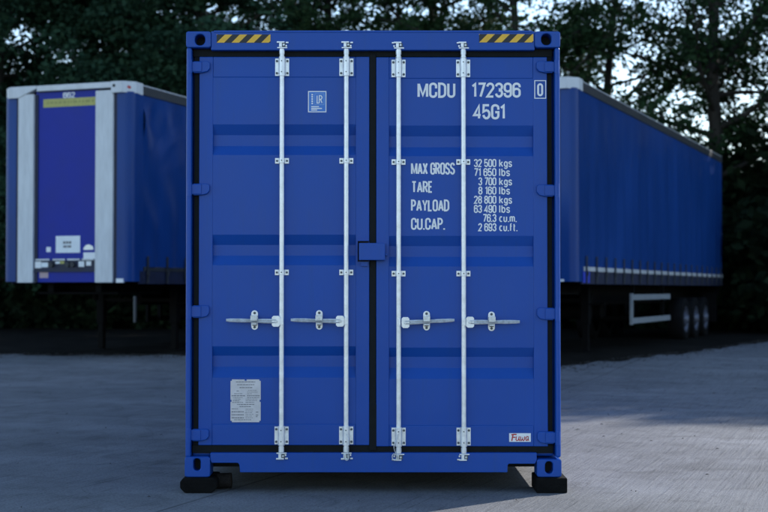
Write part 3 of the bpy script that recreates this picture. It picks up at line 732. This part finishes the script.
# ------------------------------------------------------------ curtain-side trailers
def wheel(parent, x, y, side):
    mb = MB(); r = .5; wd = .36; n = 36
    prof = [(.30, wd / 2 - .02), (.34, wd / 2), (.46, wd / 2), (.495, wd / 2 - .03), (.5, 0), (.495, -wd / 2 + .03), (.46, -wd / 2), (.30, -wd / 2)]
    vs = []
    for k in range(n):
        a = 2 * pi * k / n
        for rr_, xx in prof: vs.append((xx * side, rr_ * cos(a), rr_ * sin(a)))
    m_ = len(prof); fs = []
    for k in range(n):
        for j in range(m_ - 1):
            q_ = (k * m_ + j, k * m_ + j + 1, ((k + 1) % n) * m_ + j + 1, ((k + 1) % n) * m_ + j); fs.append(q_ if side < 0 else q_[::-1])
    mb.add(vs, fs, 0, True); wo_ = mb.build('wheel', M['tyre'], parent, loc=(x, y, r))
    mb = MB(); prof = [(.30, .165), (.275, .16), (.265, .10), (.19, .06), (.18, .14), (.11, .16), (.10, .22), (.0, .225)]
    vs = []
    for k in range(n):
        a = 2 * pi * k / n
        for rr_, xx in prof: vs.append((xx * side, rr_ * cos(a), rr_ * sin(a)))
    m_ = len(prof); fs = []
    for k in range(n):
        for j in range(m_ - 1):
            q_ = (k * m_ + j, k * m_ + j + 1, ((k + 1) % n) * m_ + j + 1, ((k + 1) % n) * m_ + j); fs.append(q_ if side < 0 else q_[::-1])
    mb.add(vs, fs, 0, True)
    for k in range(10):
        a = 2 * pi * k / 10; mb.cyl((.15 * side, .145 * cos(a), .145 * sin(a)), (.185 * side, .145 * cos(a), .145 * sin(a)), .014, None, 6)
    mb.build('rim', M['hub'], wo_)

def trailer(loc, ang, label, length, notices, seed, guard):
    T = thing('curtain_trailer', loc, R(-ang), label, 'trailer', 'parked curtain-side trailers')
    HT = 4.73; FW = 1.12; TW = 1.285; c = .165; zb = 1.30; L = length
    rs = np.random.RandomState(seed)
    # deck and chassis
    mb = MB(); mb.prism([(-FW, .09), (FW, .09), (TW - .05, c + .06), (TW - .05, L), (-TW + .05, L), (-TW + .05, c + .06)], zb, zb + .18, 'xy'); mb.build('deck', M['chassis'], T)
    mb = MB()
    for s in (-1, 1):
        mb.box(s * .42, s * .54, .3, 3.4, zb - .16, zb); mb.box(s * .42, s * .54, 3.4, L - .1, zb - .42, zb)
    for k in range(9): mb.box(-.42, .42, .8 + k * 1.45, .9 + k * 1.45, zb - .14, zb - .01)
    mb.box(-.8, .8, .4, 2.0, zb - .20, zb - .16); mb.cyl((0, 1.0, zb - .30), (0, 1.0, zb - .2), .05)
    for yy in (4.6, 5.5): mb.cyl((-.35, yy, zb - .55), (.35, yy, zb - .55), .16)
    mb.build('chassis', M['chassis'], T, .01)
    # landing legs
    for s in (-1, 1):
        mb = MB(); mb.box(s * .78 - .075, s * .78 + .075, 2.45, 2.60, .55, zb - .05); mb.box(s * .78 - .055, s * .78 + .055, 2.47, 2.58, .06, .6)
        mb.tube([(s * .78, 2.6, .75), (s * .70, 3.3, zb - .2)], .03, 6)
        lg = mb.build('landing_leg', M['chassis'], T, .006)
        mb = MB(); mb.box(s * .78 - .14, s * .78 + .14, 2.38, 2.67, .0, .05); mb.build('foot', M['chassis'], lg, .008)
    mb = MB(); mb.box(-.7, .7, 2.49, 2.56, .95, 1.02); mb.tube([(.72, 2.5, .9), (1.15, 2.45, .95), (1.15, 2.45, .7)], .014, 6); mb.build('leg_brace', M['chassis'], T)
    # axles and wheels
    wy = [L - 5.0, L - 3.69, L - 2.38]
    for yy in wy:
        mb = MB(); mb.cyl((-.9, yy, .5), (.9, yy, .5), .07); mb.build('axle', M['chassis'], T)
        for s in (-1, 1): wheel(T, s * 1.07, yy, s)
    for s in (-1, 1):
        mb = MB(); mb.box(s * .82, s * 1.22, L - .62, L - .60, .35, 1.1); mb.build('mudflap', M['tyre'], T)
        mb = MB(); mb.box(s * .56, s * 1.2, L - .1, L - .0, 1.05, 1.29); mb.build('rear_lamp_board', M['chassis'], T)
    mb = MB(); mb.box(-1.15, 1.15, L - .16, L - .06, .48, .60); mb.box(-.6, -.5, L - .2, L - .1, .6, zb); mb.box(.5, .6, L - .2, L - .1, .6, zb); mb.build('underrun_bar', M['chassis'], T, .008)
    # side guards
    for s in (-1, 1):
        y0, y1 = guard; mb = MB()
        mb.box(s * 1.22, s * 1.265, y0, y1, .98, 1.09); mb.box(s * 1.22, s * 1.265, y0, y1, .52, .63)
        mb.box(s * 1.215, s * 1.269, y0 - .10, y0 + .002, .50, 1.11)
        mb.build('side_guard', M['chassis' if notices else 'guard'], T, .006)  # left trailer's guard is near-black to paint in the shade low down
        for gy in (y0 + .3, y1 - .5):
            mb = MB(); mb.box(s * 1.14, s * 1.212, gy, gy + .08, .52, zb); mb.build('guard_bracket', M['chassis'], T)
    # front wall, the two posts and chamfered corner panels
    mb = MB(); mb.box(-.62, .605, .035, .075, zb + .01, HT - .10); hb = mb.build('headboard', M['purple'], T)
    for xa, xb in ((-.945, -.632), (.600, .945)):
        mb = MB(); mb.box(xa, xb, -.03, .08, zb, HT - .14); mb.build('front_post', M['aluw'], T, .012)
    mb = MB()
    mb.box(-.632, -.6205, .02, .08, zb + .01, HT - .15)
    for s in (-1, 1): mb.box(s * .948, s * 1.005, .012, .06, zb, HT - .16)
    mb.box(-.62, -.57, .018, .034, zb + .01, HT - .15); mb.box(-.56, .598, .02, .034, HT - .115, HT - .10)
    mb.build('seal_strip', M['curtaink'], T)
    for s in (-1, 1):
        n = 8; pts = [(1.005, .01), (FW - .02, .01)] + [(FW + (TW - FW) * sin(pi / 2 * i / n), .01 + c * (1 - cos(pi / 2 * i / n))) for i in range(n + 1)] + [(TW, .42), (TW - .04, .42), (TW - .05, .2), (1.005, .08)]
        pts = [(s * a_, b_) for a_, b_ in pts]; mb = MB(); mb.prism(pts if s > 0 else pts[::-1], zb + .02, HT - .17, 'xy')
        o_ = mb.build('corner_panel', M['curtain'], T)
    # top beam, caps, side rails, roof
    mb = MB(); mb.box(-.57, .91, -.035, .1, HT - .10, HT); mb.build('top_beam', M['alu'], T, .008)
    mb = MB()
    pl = [(-.57, HT), (-.57, HT - .05), (-.94, HT - .20), (-FW, HT - .20), (-FW, HT)]
    mb.prism(pl[::-1], -.045, .1, 'xz'); mb.prism([(-FW, -.045), (-FW, .2), (-TW - .01, .2), (-TW - .01, c - .03)], HT - .20, HT, 'xy'); mb.build('corner_cap', M['aluw'], T, .008)
    mb = MB(); mb.box(.91, FW, -.045, .1, HT - .19, HT + .004)
    mb.prism([(FW, -.045), (TW + .01, c - .03), (TW + .01, .26), (FW, .26)], HT - .19, HT + .004, 'xy'); mb.box(TW - .04, TW + .012, .26, .38, HT - .20, HT + .002)
    mb.cyl((.97, -.046, HT - .07), (.97, -.055, HT - .07), .026, None, 12, 1)
    cap = mb.build('corner_cap', [M['aluw'], M['black']], T, .006)
    if notices:
        mb = MB(); d = Vector((.165 + .01, .18, 0)).normalized(); p0 = Vector((FW, -.045, 0)) + d * .09; nn_ = Vector((d.y, -d.x, 0)) * .003
        vs = [p0 + nn_ + d * a_ + Vector((0, 0, HT - b_)) for a_, b_ in ((0, .10), (.05, .13), (.08, .10), (.055, .075), (.02, .07))]
        mb.add(vs, [tuple(range(5))]); mb.build('red_sticker', M['red'], cap)
    for s in (-1, 1):
        mb = MB(); mb.box(s * (TW - .06), s * (TW + .005), .385, L, HT - .19, HT - .035); mb.box(s * (TW - .08), s * (TW - .005), .385, L, HT - .034, HT - .012, 1)
        mb.build('top_rail', [M['rail'], M['alu']], T, .006)
        mb = MB(); mb.box(s * (TW - .05), s * (TW + .006), .46, L - .02, zb + .20, zb + .275); mb.build('side_rail', M['rail' if notices else 'alu'], T, .003)  # left trailer's rail uses a darker material to stand in for shade
        mb = MB(); mb.box(s * (TW - .03), s * (TW + .000), .30, L - .02, zb - .02, zb + .198); mb.build('side_skirt', M['curtaink'], T)
    mb = MB(); mb.box(-TW + .07, TW - .07, .1, L, HT - .06, HT - .02); mb.build('roof', M['alu'], T)
    mb = MB(); mb.box(-TW + .02, TW - .02, L - .05, L, zb, HT - .05); mb.build('rear_door', M['alu'], T, .01)
    # curtains with soft vertical folds, buckles and straps
    for s in (-1, 1):
        ny, nz = 230, 26; ys = np.linspace(.42, L - .02, ny); zs = np.linspace(zb + .27, HT - .17, nz)
        ph = rs.rand(6) * 6.28
        vs = []
        for zz in zs:
            t = (zz - zb) / (HT - zb)
            for yy in ys:
                amp = (.012 + .020 * (1 - t)) * (1.0 if notices else .3)
                d = amp * (sin(yy * 4.5 * 2 + ph[0]) * .35 + sin(yy * 9.0 + ph[1] + zz * .5) * .5 + sin(yy * 2.3 + ph[2] - zz * .8) * .6)
                if yy < 2.2 and notices: d += (.045 * sin((yy * 2.2 + (zz - 3) * 1.7) * 3.1 + .8 * sin(zz * 2.7)) + .03 * sin(yy * 9.5 - zz * 2.6 + 1.5 * sin(zz * 1.9))) * max(0, 1 - (yy - .42) / 1.8) * t ** 1.3
                vs.append((s * (TW - .012 + d * min(1, (HT - .17 - zz) * 3, )), yy, zz))
        fs = []
        for j in range(nz - 1):
            for i in range(ny - 1):
                q_ = (j * ny + i, j * ny + i + 1, (j + 1) * ny + i + 1, (j + 1) * ny + i); fs.append(q_ if s > 0 else q_[::-1])
        mb = MB(); mb.add(vs, fs, 0, True); cu = mb.build('curtain', M['curtain'], T)
        k = 0; yy = .55
        while yy < L - .2:
            mb = MB(); mb.box(s * (TW + .02), s * (TW + .034), yy - .025, yy + .025, zb - .01, zb + .46)
            mb.box(s * (TW + .02), s * (TW + .05), yy - .032, yy + .032, zb + .12, zb + .20); mb.build('strap', M['rail'], cu); yy += .7
    if not notices:
        mb = MB()
        for a_ in (.36, .62): mb.box(TW + .001, TW + .012, a_, a_ + .19, zb + .0, zb + .19)
        mb.build('blue_tab', mat('blue_tab', (.03, .06, .50), .5), T)
        mb = MB(); mb.box(.92, 1.06, -.01, .01, zb + .02, zb + .06); mb.build('marker_lamp', M['white'], T)
    else:
        mb = MB(); mb.box(1.22, 1.26, .20, .25, .62, 1.07); mb.build('guard_post', M['rail'], T, .004)
        mb = MB(); mb.box(1.0, 1.14, .0, .05, zb - .0, zb + .07); mb.build('marker_lamp', M['white'], T)
    # writing and fittings on the headboard
    if notices:
        def fx(px): return (px - 66.6) / 51.9
        def fz(py): return 1.187 + (289 - py) * .0172
        def card(name, a_, b_, c_, d_, m_, y=.031, t=.004):
            mb = MB(); mb.box(fx(a_), fx(b_), y, y + t, fz(d_), fz(c_)); return mb.build(name, m_, hb)
        mb = MB(); mb.box(fx(42), fx(97), .031, .035, fz(105), fz(96.6)); rn = random.Random(3); x = fx(46)
        while x < fx(94):
            l = rn.uniform(.02, .09); mb.add([(x, .0298, fz(101.6)), (x + l, .0298, fz(101.6)), (x + l, .0298, fz(99.4)), (x, .0298, fz(99.4))], [(0, 1, 2, 3)], 1); x += l + .03
        mb.build('yellow_band', [M['yellowband'], mat('faded_ink', (.33, .32, .10), .6)], hb)
        mb = MB(); lettering(mb, '662', fx(62.5), fx(75), fz(96.4), fz(90.6), .0300, weight=.19, gap=.16); mb.build('number', M['white'], hb)
        nc = card('notice', 56, 81, 235.4, 252.4, M['paper'], .026, .009)
        mb = MB()
        for za_, zb2, xs_ in ((240.8, 243.4, ((63.6, 66), (66.6, 69), (69.6, 72))), (245, 247.2, ((63.8, 67.4), (68, 72)))):
            for p_, r_ in xs_: mb.add([(fx(p_), .0252, fz(zb2)), (fx(r_), .0252, fz(zb2)), (fx(r_), .0252, fz(za_)), (fx(p_), .0252, fz(za_))], [(0, 1, 2, 3)])
        mb.build('print', M['ink'], nc)
        card('sticker', 46, 50.6, 246.4, 251.4, M['white'])
        mb = MB(); mb.prism([(fx(84.4) + .0, fz(249.6)), (fx(94.8), fz(249.6)), (fx(93.8), fz(246)), (fx(90), fz(244.2)), (fx(87), fz(244.8)), (fx(84.8), fz(247.4))], .028, .035, 'xz'); mb.build('oval_badge', M['zincd'], hb)
        card('sticker', 84.4, 97.2, 252.2, 259, M['white'])
        # coupling box: dark recess with air and power connectors
        cb = card('coupling_panel', 34.5, 96.6, 259.6, 270, M['curtaink'], .012, .022)
        for a_, b_ in ((36, 50.4), (54, 66.6), (69, 81.6), (84, 96)):
            mb = MB(); mb.box(fx(a_), fx(b_), -.01, .012, fz(260), fz(258.4)); mb.build('shelf_edge', M['alu'], cb)
        for a_, b_, c_, d_, m_ in ((35, 41.5, 261, 267.6, 'white'), (41.8, 48.6, 262, 266.8, 'paper'), (56.4, 60.8, 261.2, 263.4, 'white'), (61, 65.4, 260.8, 263.4, 'yellowband'), (80.2, 86, 261, 266.6, 'white'), (88, 93, 261, 265.4, 'white')):
            mb = MB(); mb.box(fx(a_), fx(b_), .006, .0115, fz(d_), fz(c_)); mb.build('connector_label', M[m_], cb)
        for a_ in (53, 70, 75): 
            mb = MB(); mb.cyl((fx(a_), .012, fz(264)), (fx(a_), -.05, fz(264.4)), .045, .04, 12); mb.build('coupling', M['rail'], cb)
        card('sticker', 39, 48, 271.8, 277.6, mat('pink_label', (.50, .36, .38), .6)); card('frame_bar', 33.6, 97.2, 269.8, 271.6, M['curtaink'], .004, .03)
    return T

trailer((-5.50, 24.14, .125), 19.5, 'blue curtain-side trailer with violet headboard and white notice, left of the container', 13.6, True, 3, (5.2, 8.4))
ANG = 22.6; ca, sa = cos(R(ANG)), sin(R(ANG))
trailer((3.20 - 1.285 * ca, 23.2 + 1.285 * sa, .12), ANG, 'long blue curtain-side trailer seen along its strapped side, right of the container', 15.0, False, 9, (4.3, 8.0))

# ------------------------------------------------------------ trees
def leaf_cloud(centres, radii, per, size, seed, squash=.75):
    r = np.random.RandomState(seed)
    n = len(centres) * per
    c = np.repeat(np.asarray(centres), per, axis=0); rad = np.repeat(np.asarray(radii), per)
    d = r.normal(size=(n, 3)); d /= np.linalg.norm(d, axis=1)[:, None]
    p = c + d * (r.rand(n) ** .55 * rad)[:, None] * np.array([1, 1, squash])
    a = r.normal(size=(n, 3)); a[:, 2] *= .6; a /= np.linalg.norm(a, axis=1)[:, None]
    b = r.normal(size=(n, 3)); b -= (b * a).sum(1)[:, None] * a; b /= np.linalg.norm(b, axis=1)[:, None]
    s = size * (0.55 + .9 * r.rand(n))
    a *= s[:, None]; b *= (s * .62)[:, None]
    v = np.stack([p - a, p + b * .9 - a * .1, p + a, p - b * .9 - a * .1], 1).reshape(-1, 3)
    return v, n
def leaf_object(name, v, n, m, parent=None):
    me = bpy.data.meshes.new(name); me.vertices.add(n * 4); me.vertices.foreach_set('co', v.astype(np.float32).ravel())
    me.loops.add(n * 4); me.loops.foreach_set('vertex_index', np.arange(n * 4, dtype=np.int32))
    me.polygons.add(n); me.polygons.foreach_set('loop_start', np.arange(0, n * 4, 4, dtype=np.int32)); me.polygons.foreach_set('loop_total', np.full(n, 4, dtype=np.int32))
    me.materials.append(m); me.update(calc_edges=True)
    o = bpy.data.objects.new(name, me); COL.objects.link(o)
    if parent: o.parent = parent
    return o

def grow(seed, H, z0, spread, limbs, tr, lean=(0, 0), droop=0.0):
    """trunk and limbs as tubes; returns mesh builder and twig ends"""
    r = random.Random(seed); mb = MB(); K = 12; tp = []; x = y = 0.0
    for k in range(K + 1):
        t = k / K; x += r.uniform(-.10, .10) + lean[0] / K; y += r.uniform(-.10, .10) + lean[1] / K
        tp.append(Vector((x if k else 0, y if k else 0, H * .94 * t)))
    rad = [tr * (1.25 if k == 0 else 1) * (1 - .88 * k / K) + .012 for k in range(K + 1)]
    mb.tube(tp, rad, 10)
    ends = []
    for i in range(limbs):
        t = z0 / H + (1 - z0 / H) * ((i + r.random()) / limbs) * .97; f = min(t / .94, .999) * K; k = int(f); p = tp[k].lerp(tp[min(k + 1, K)], f - k)
        az = i * 2.4 + r.uniform(-.5, .5); q_ = (t - z0 / H) / (1 - z0 / H)
        ln = spread * (1.0 - .62 * q_ ** 1.4) * r.uniform(.7, 1.15)
        up = r.uniform(.05, .45) + .5 * q_ - droop
        d = Vector((cos(az), sin(az), up)).normalized(); pts = [p]
        for s_ in range(5):
            d = (d + Vector((r.uniform(-.22, .22), r.uniform(-.22, .22), r.uniform(-.15, .2)))).normalized(); pts.append(pts[-1] + d * ln / 5)
        rb = max(.02, rad[k] * .42)
        mb.tube(pts, [rb * (1 - .16 * s_) for s_ in range(6)], 6)
        for s_ in range(1, 6):
            for b_ in range(2):
                d2 = (d + Vector((r.uniform(-1, 1), r.uniform(-1, 1), r.uniform(-.5, .6)))).normalized(); e = pts[s_] + d2 * ln * r.uniform(.12, .34)
                mb.tube([pts[s_], pts[s_].lerp(e, .5) + Vector((0, 0, .06)), e], [rb * .35, rb * .22, .008], 4); ends.append(e)
            if s_ > 2: ends.append(pts[s_])
    ends.append(tp[-1]); return mb, ends

def make_tree(name, label, seed, H, z0, spread, limbs, tr, per, size, crad, m, lean=(0, 0), group=None, droop=0.0):
    o = thing(name, (0, 0, 0), 0, label, 'tree', group)
    mb, ends = grow(seed, H, z0, spread, limbs, tr, lean, droop); mb.build('trunk', M['bark'], o)
    r = np.random.RandomState(seed); v, n = leaf_cloud([tuple(e) for e in ends], crad * (.6 + .8 * r.rand(len(ends))), per, size, seed + 1)
    leaf_object('crown', v, n, m, o); return o
def copy_tree(o, label, loc, rz, sc):
    c = o.copy(); COL.objects.link(c); c['label'] = label; c.location = loc; c.rotation_euler = (0, 0, rz); c.scale = (sc, sc, sc)
    for ch in o.children:
        d = ch.copy(); COL.objects.link(d); d.parent = c
    return c
G = 'trees behind the trailers'
open_a = make_tree('broadleaf_tree', 'tall open-crowned tree with a thick straight dark trunk above the rear of the right trailer', 21, 19, 4.2, 5.2, 46, .27, 66, .078, .60, M['leaf'], group=G)
open_b = make_tree('broadleaf_tree', 'slim open tree with a leaning trunk above the middle of the right trailer', 35, 18, 4.0, 4.4, 40, .17, 64, .078, .58, M['leaf'], (1.2, 0), G)
dense_a = make_tree('evergreen_tree', 'dense dark evergreen filling the top left corner behind the left trailer', 51, 18, 1.2, 4.0, 64, .24, 130, .088, .78, M['leafg'], group=G, droop=.15)
open_a.location = (9.9, 41.5, .12); open_b.location = (6.4, 42.5, .12); open_b.rotation_euler = (0, 0, .4)
dense_a.location = (-11.4, 41, .12)
for src, lab, x, y, rz, sc in (
    (dense_a, 'dense dark evergreen directly above the roof of the left trailer', -8.2, 42.5, 2.1, .96),
    (dense_a, 'dense dark evergreen between the left trailer roof and the top left corner of the container', -5.4, 41.2, 4.0, 1.02),
    (dense_a, 'dense evergreen at the far left edge of the picture', -14.6, 43, 5.2, 1.05),
    (open_a, 'open tree rising behind the left hazard stripe on the container roof', -3.0, 44, 1.3, 1.0),
    (open_b, 'thin-trunked tree above the roof of the container, left of its middle', -.9, 42, 2.2, .98),
    (open_a, 'open tree above the roof of the container, right of its middle', 1.5, 44.5, 3.3, 1.03),
    (open_b, 'thin-trunked tree above the right hazard stripe of the container', 3.7, 41, 4.4, 1.0),
    (open_b, 'open tree leaning over the far end of the right trailer at the right picture edge', 12.3, 44, .9, 1.0),
    ):
    copy_tree(src, lab, (x, y, .12), rz, sc)

# dark undergrowth and the neighbouring wood
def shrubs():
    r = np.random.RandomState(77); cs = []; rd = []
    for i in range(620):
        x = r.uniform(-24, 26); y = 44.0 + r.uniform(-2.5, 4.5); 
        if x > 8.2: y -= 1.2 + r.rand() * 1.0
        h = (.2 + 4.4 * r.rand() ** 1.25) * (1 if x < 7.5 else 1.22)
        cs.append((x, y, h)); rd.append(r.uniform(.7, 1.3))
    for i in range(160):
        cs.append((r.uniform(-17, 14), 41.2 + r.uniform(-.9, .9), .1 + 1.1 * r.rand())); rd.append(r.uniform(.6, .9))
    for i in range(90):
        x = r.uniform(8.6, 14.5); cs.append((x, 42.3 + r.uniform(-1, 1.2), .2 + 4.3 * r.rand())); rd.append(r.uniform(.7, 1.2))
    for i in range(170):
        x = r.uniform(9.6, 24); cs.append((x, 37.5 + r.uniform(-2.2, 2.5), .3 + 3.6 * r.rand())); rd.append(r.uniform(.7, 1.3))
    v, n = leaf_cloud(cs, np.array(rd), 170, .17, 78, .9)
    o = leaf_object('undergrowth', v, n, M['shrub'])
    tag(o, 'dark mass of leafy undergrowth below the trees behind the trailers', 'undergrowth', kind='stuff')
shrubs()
def wood():
    r = np.random.RandomState(90); cs = []; rd = []; mb = MB()
    for i in range(40):
        x = 15.2 + i * 1.15 + r.uniform(-.4, .4); y = (40.0 if i % 2 else 45.0) + r.uniform(-1, 1); Ht = r.uniform(19.7, 20.4) + max(0, (y - 41) * .55)
        mb.tube([Vector((x, y, 0)), Vector((x + .3, y, Ht * .5)), Vector((x, y + .2, Ht * .9))], [.24, .17, .05], 8)
        for k in range(60):
            t = r.rand() ** .8; z = 1.5 + (Ht - 2.2) * t; q_ = 3.3 * (1 - .55 * t ** 2) * math.sqrt(r.rand()); a = r.rand() * 6.28
            cs.append((max(14.2, x + q_ * cos(a)), y + q_ * sin(a), z)); rd.append(r.uniform(.9, 1.4))
    v, n = leaf_cloud(cs, np.array(rd), 85, .26, 91, .85)
    o = leaf_object('woodland', v, n, M['leaf']); tag(o, 'dense broadleaf wood continuing to the right of the yard', 'wood', kind='stuff')
    o2 = mb.build('woodland_trunks', M['bark']); tag(o2, 'dark trunks standing in the wood to the right of the yard', 'wood', kind='stuff')
wood()

# twigs, grit and fallen leaves scattered on the concrete
def litter():
    r = np.random.RandomState(12); mb = MB()
    for i in range(300):
        x = r.uniform(-9, 10); y = 8.4 + 16 * r.rand() ** 1.2
        if -1.35 < x < 1.25 and y > D0 - .1: continue
        s = r.uniform(.004, .014); a = r.rand() * 6.28; z = ramp(y) + .003; l = s * r.uniform(1, 2.6)
        dx, dy = cos(a) * l, sin(a) * l; ex, ey = -sin(a) * s * .5, cos(a) * s * .5
        mb.add([(x - dx, y - dy, z), (x + ex, y + ey, z + .004), (x + dx, y + dy, z + .006 * r.rand()), (x - ex, y - ey, z + .007), (x, y, z + .010)],
               [(0, 3, 4), (3, 2, 4), (2, 1, 4), (1, 0, 4)])
    for i in range(1500):
        x = r.uniform(-9, 11); y = yard_edge(x) - abs(r.normal()) * .55 + .1; s = r.uniform(.010, .030); a = r.rand() * 6.28; z = ramp(y) + .004; l = s * r.uniform(1, 2.0)
        dx, dy = cos(a) * l, sin(a) * l; ex, ey = -sin(a) * s * .6, cos(a) * s * .6
        mb.add([(x - dx, y - dy, z), (x + ex, y + ey, z + .006), (x + dx, y + dy, z + .012 * r.rand()), (x - ex, y - ey, z + .010), (x, y, z + .016)],
               [(0, 3, 4), (3, 2, 4), (2, 1, 4), (1, 0, 4)])
    tag(mb.build('fallen_leaves', mat('dead_leaf', (.035, .030, .024), .9, var=.4)), 'small dead leaves and twigs scattered over the concrete yard', 'litter', kind='stuff')
litter()
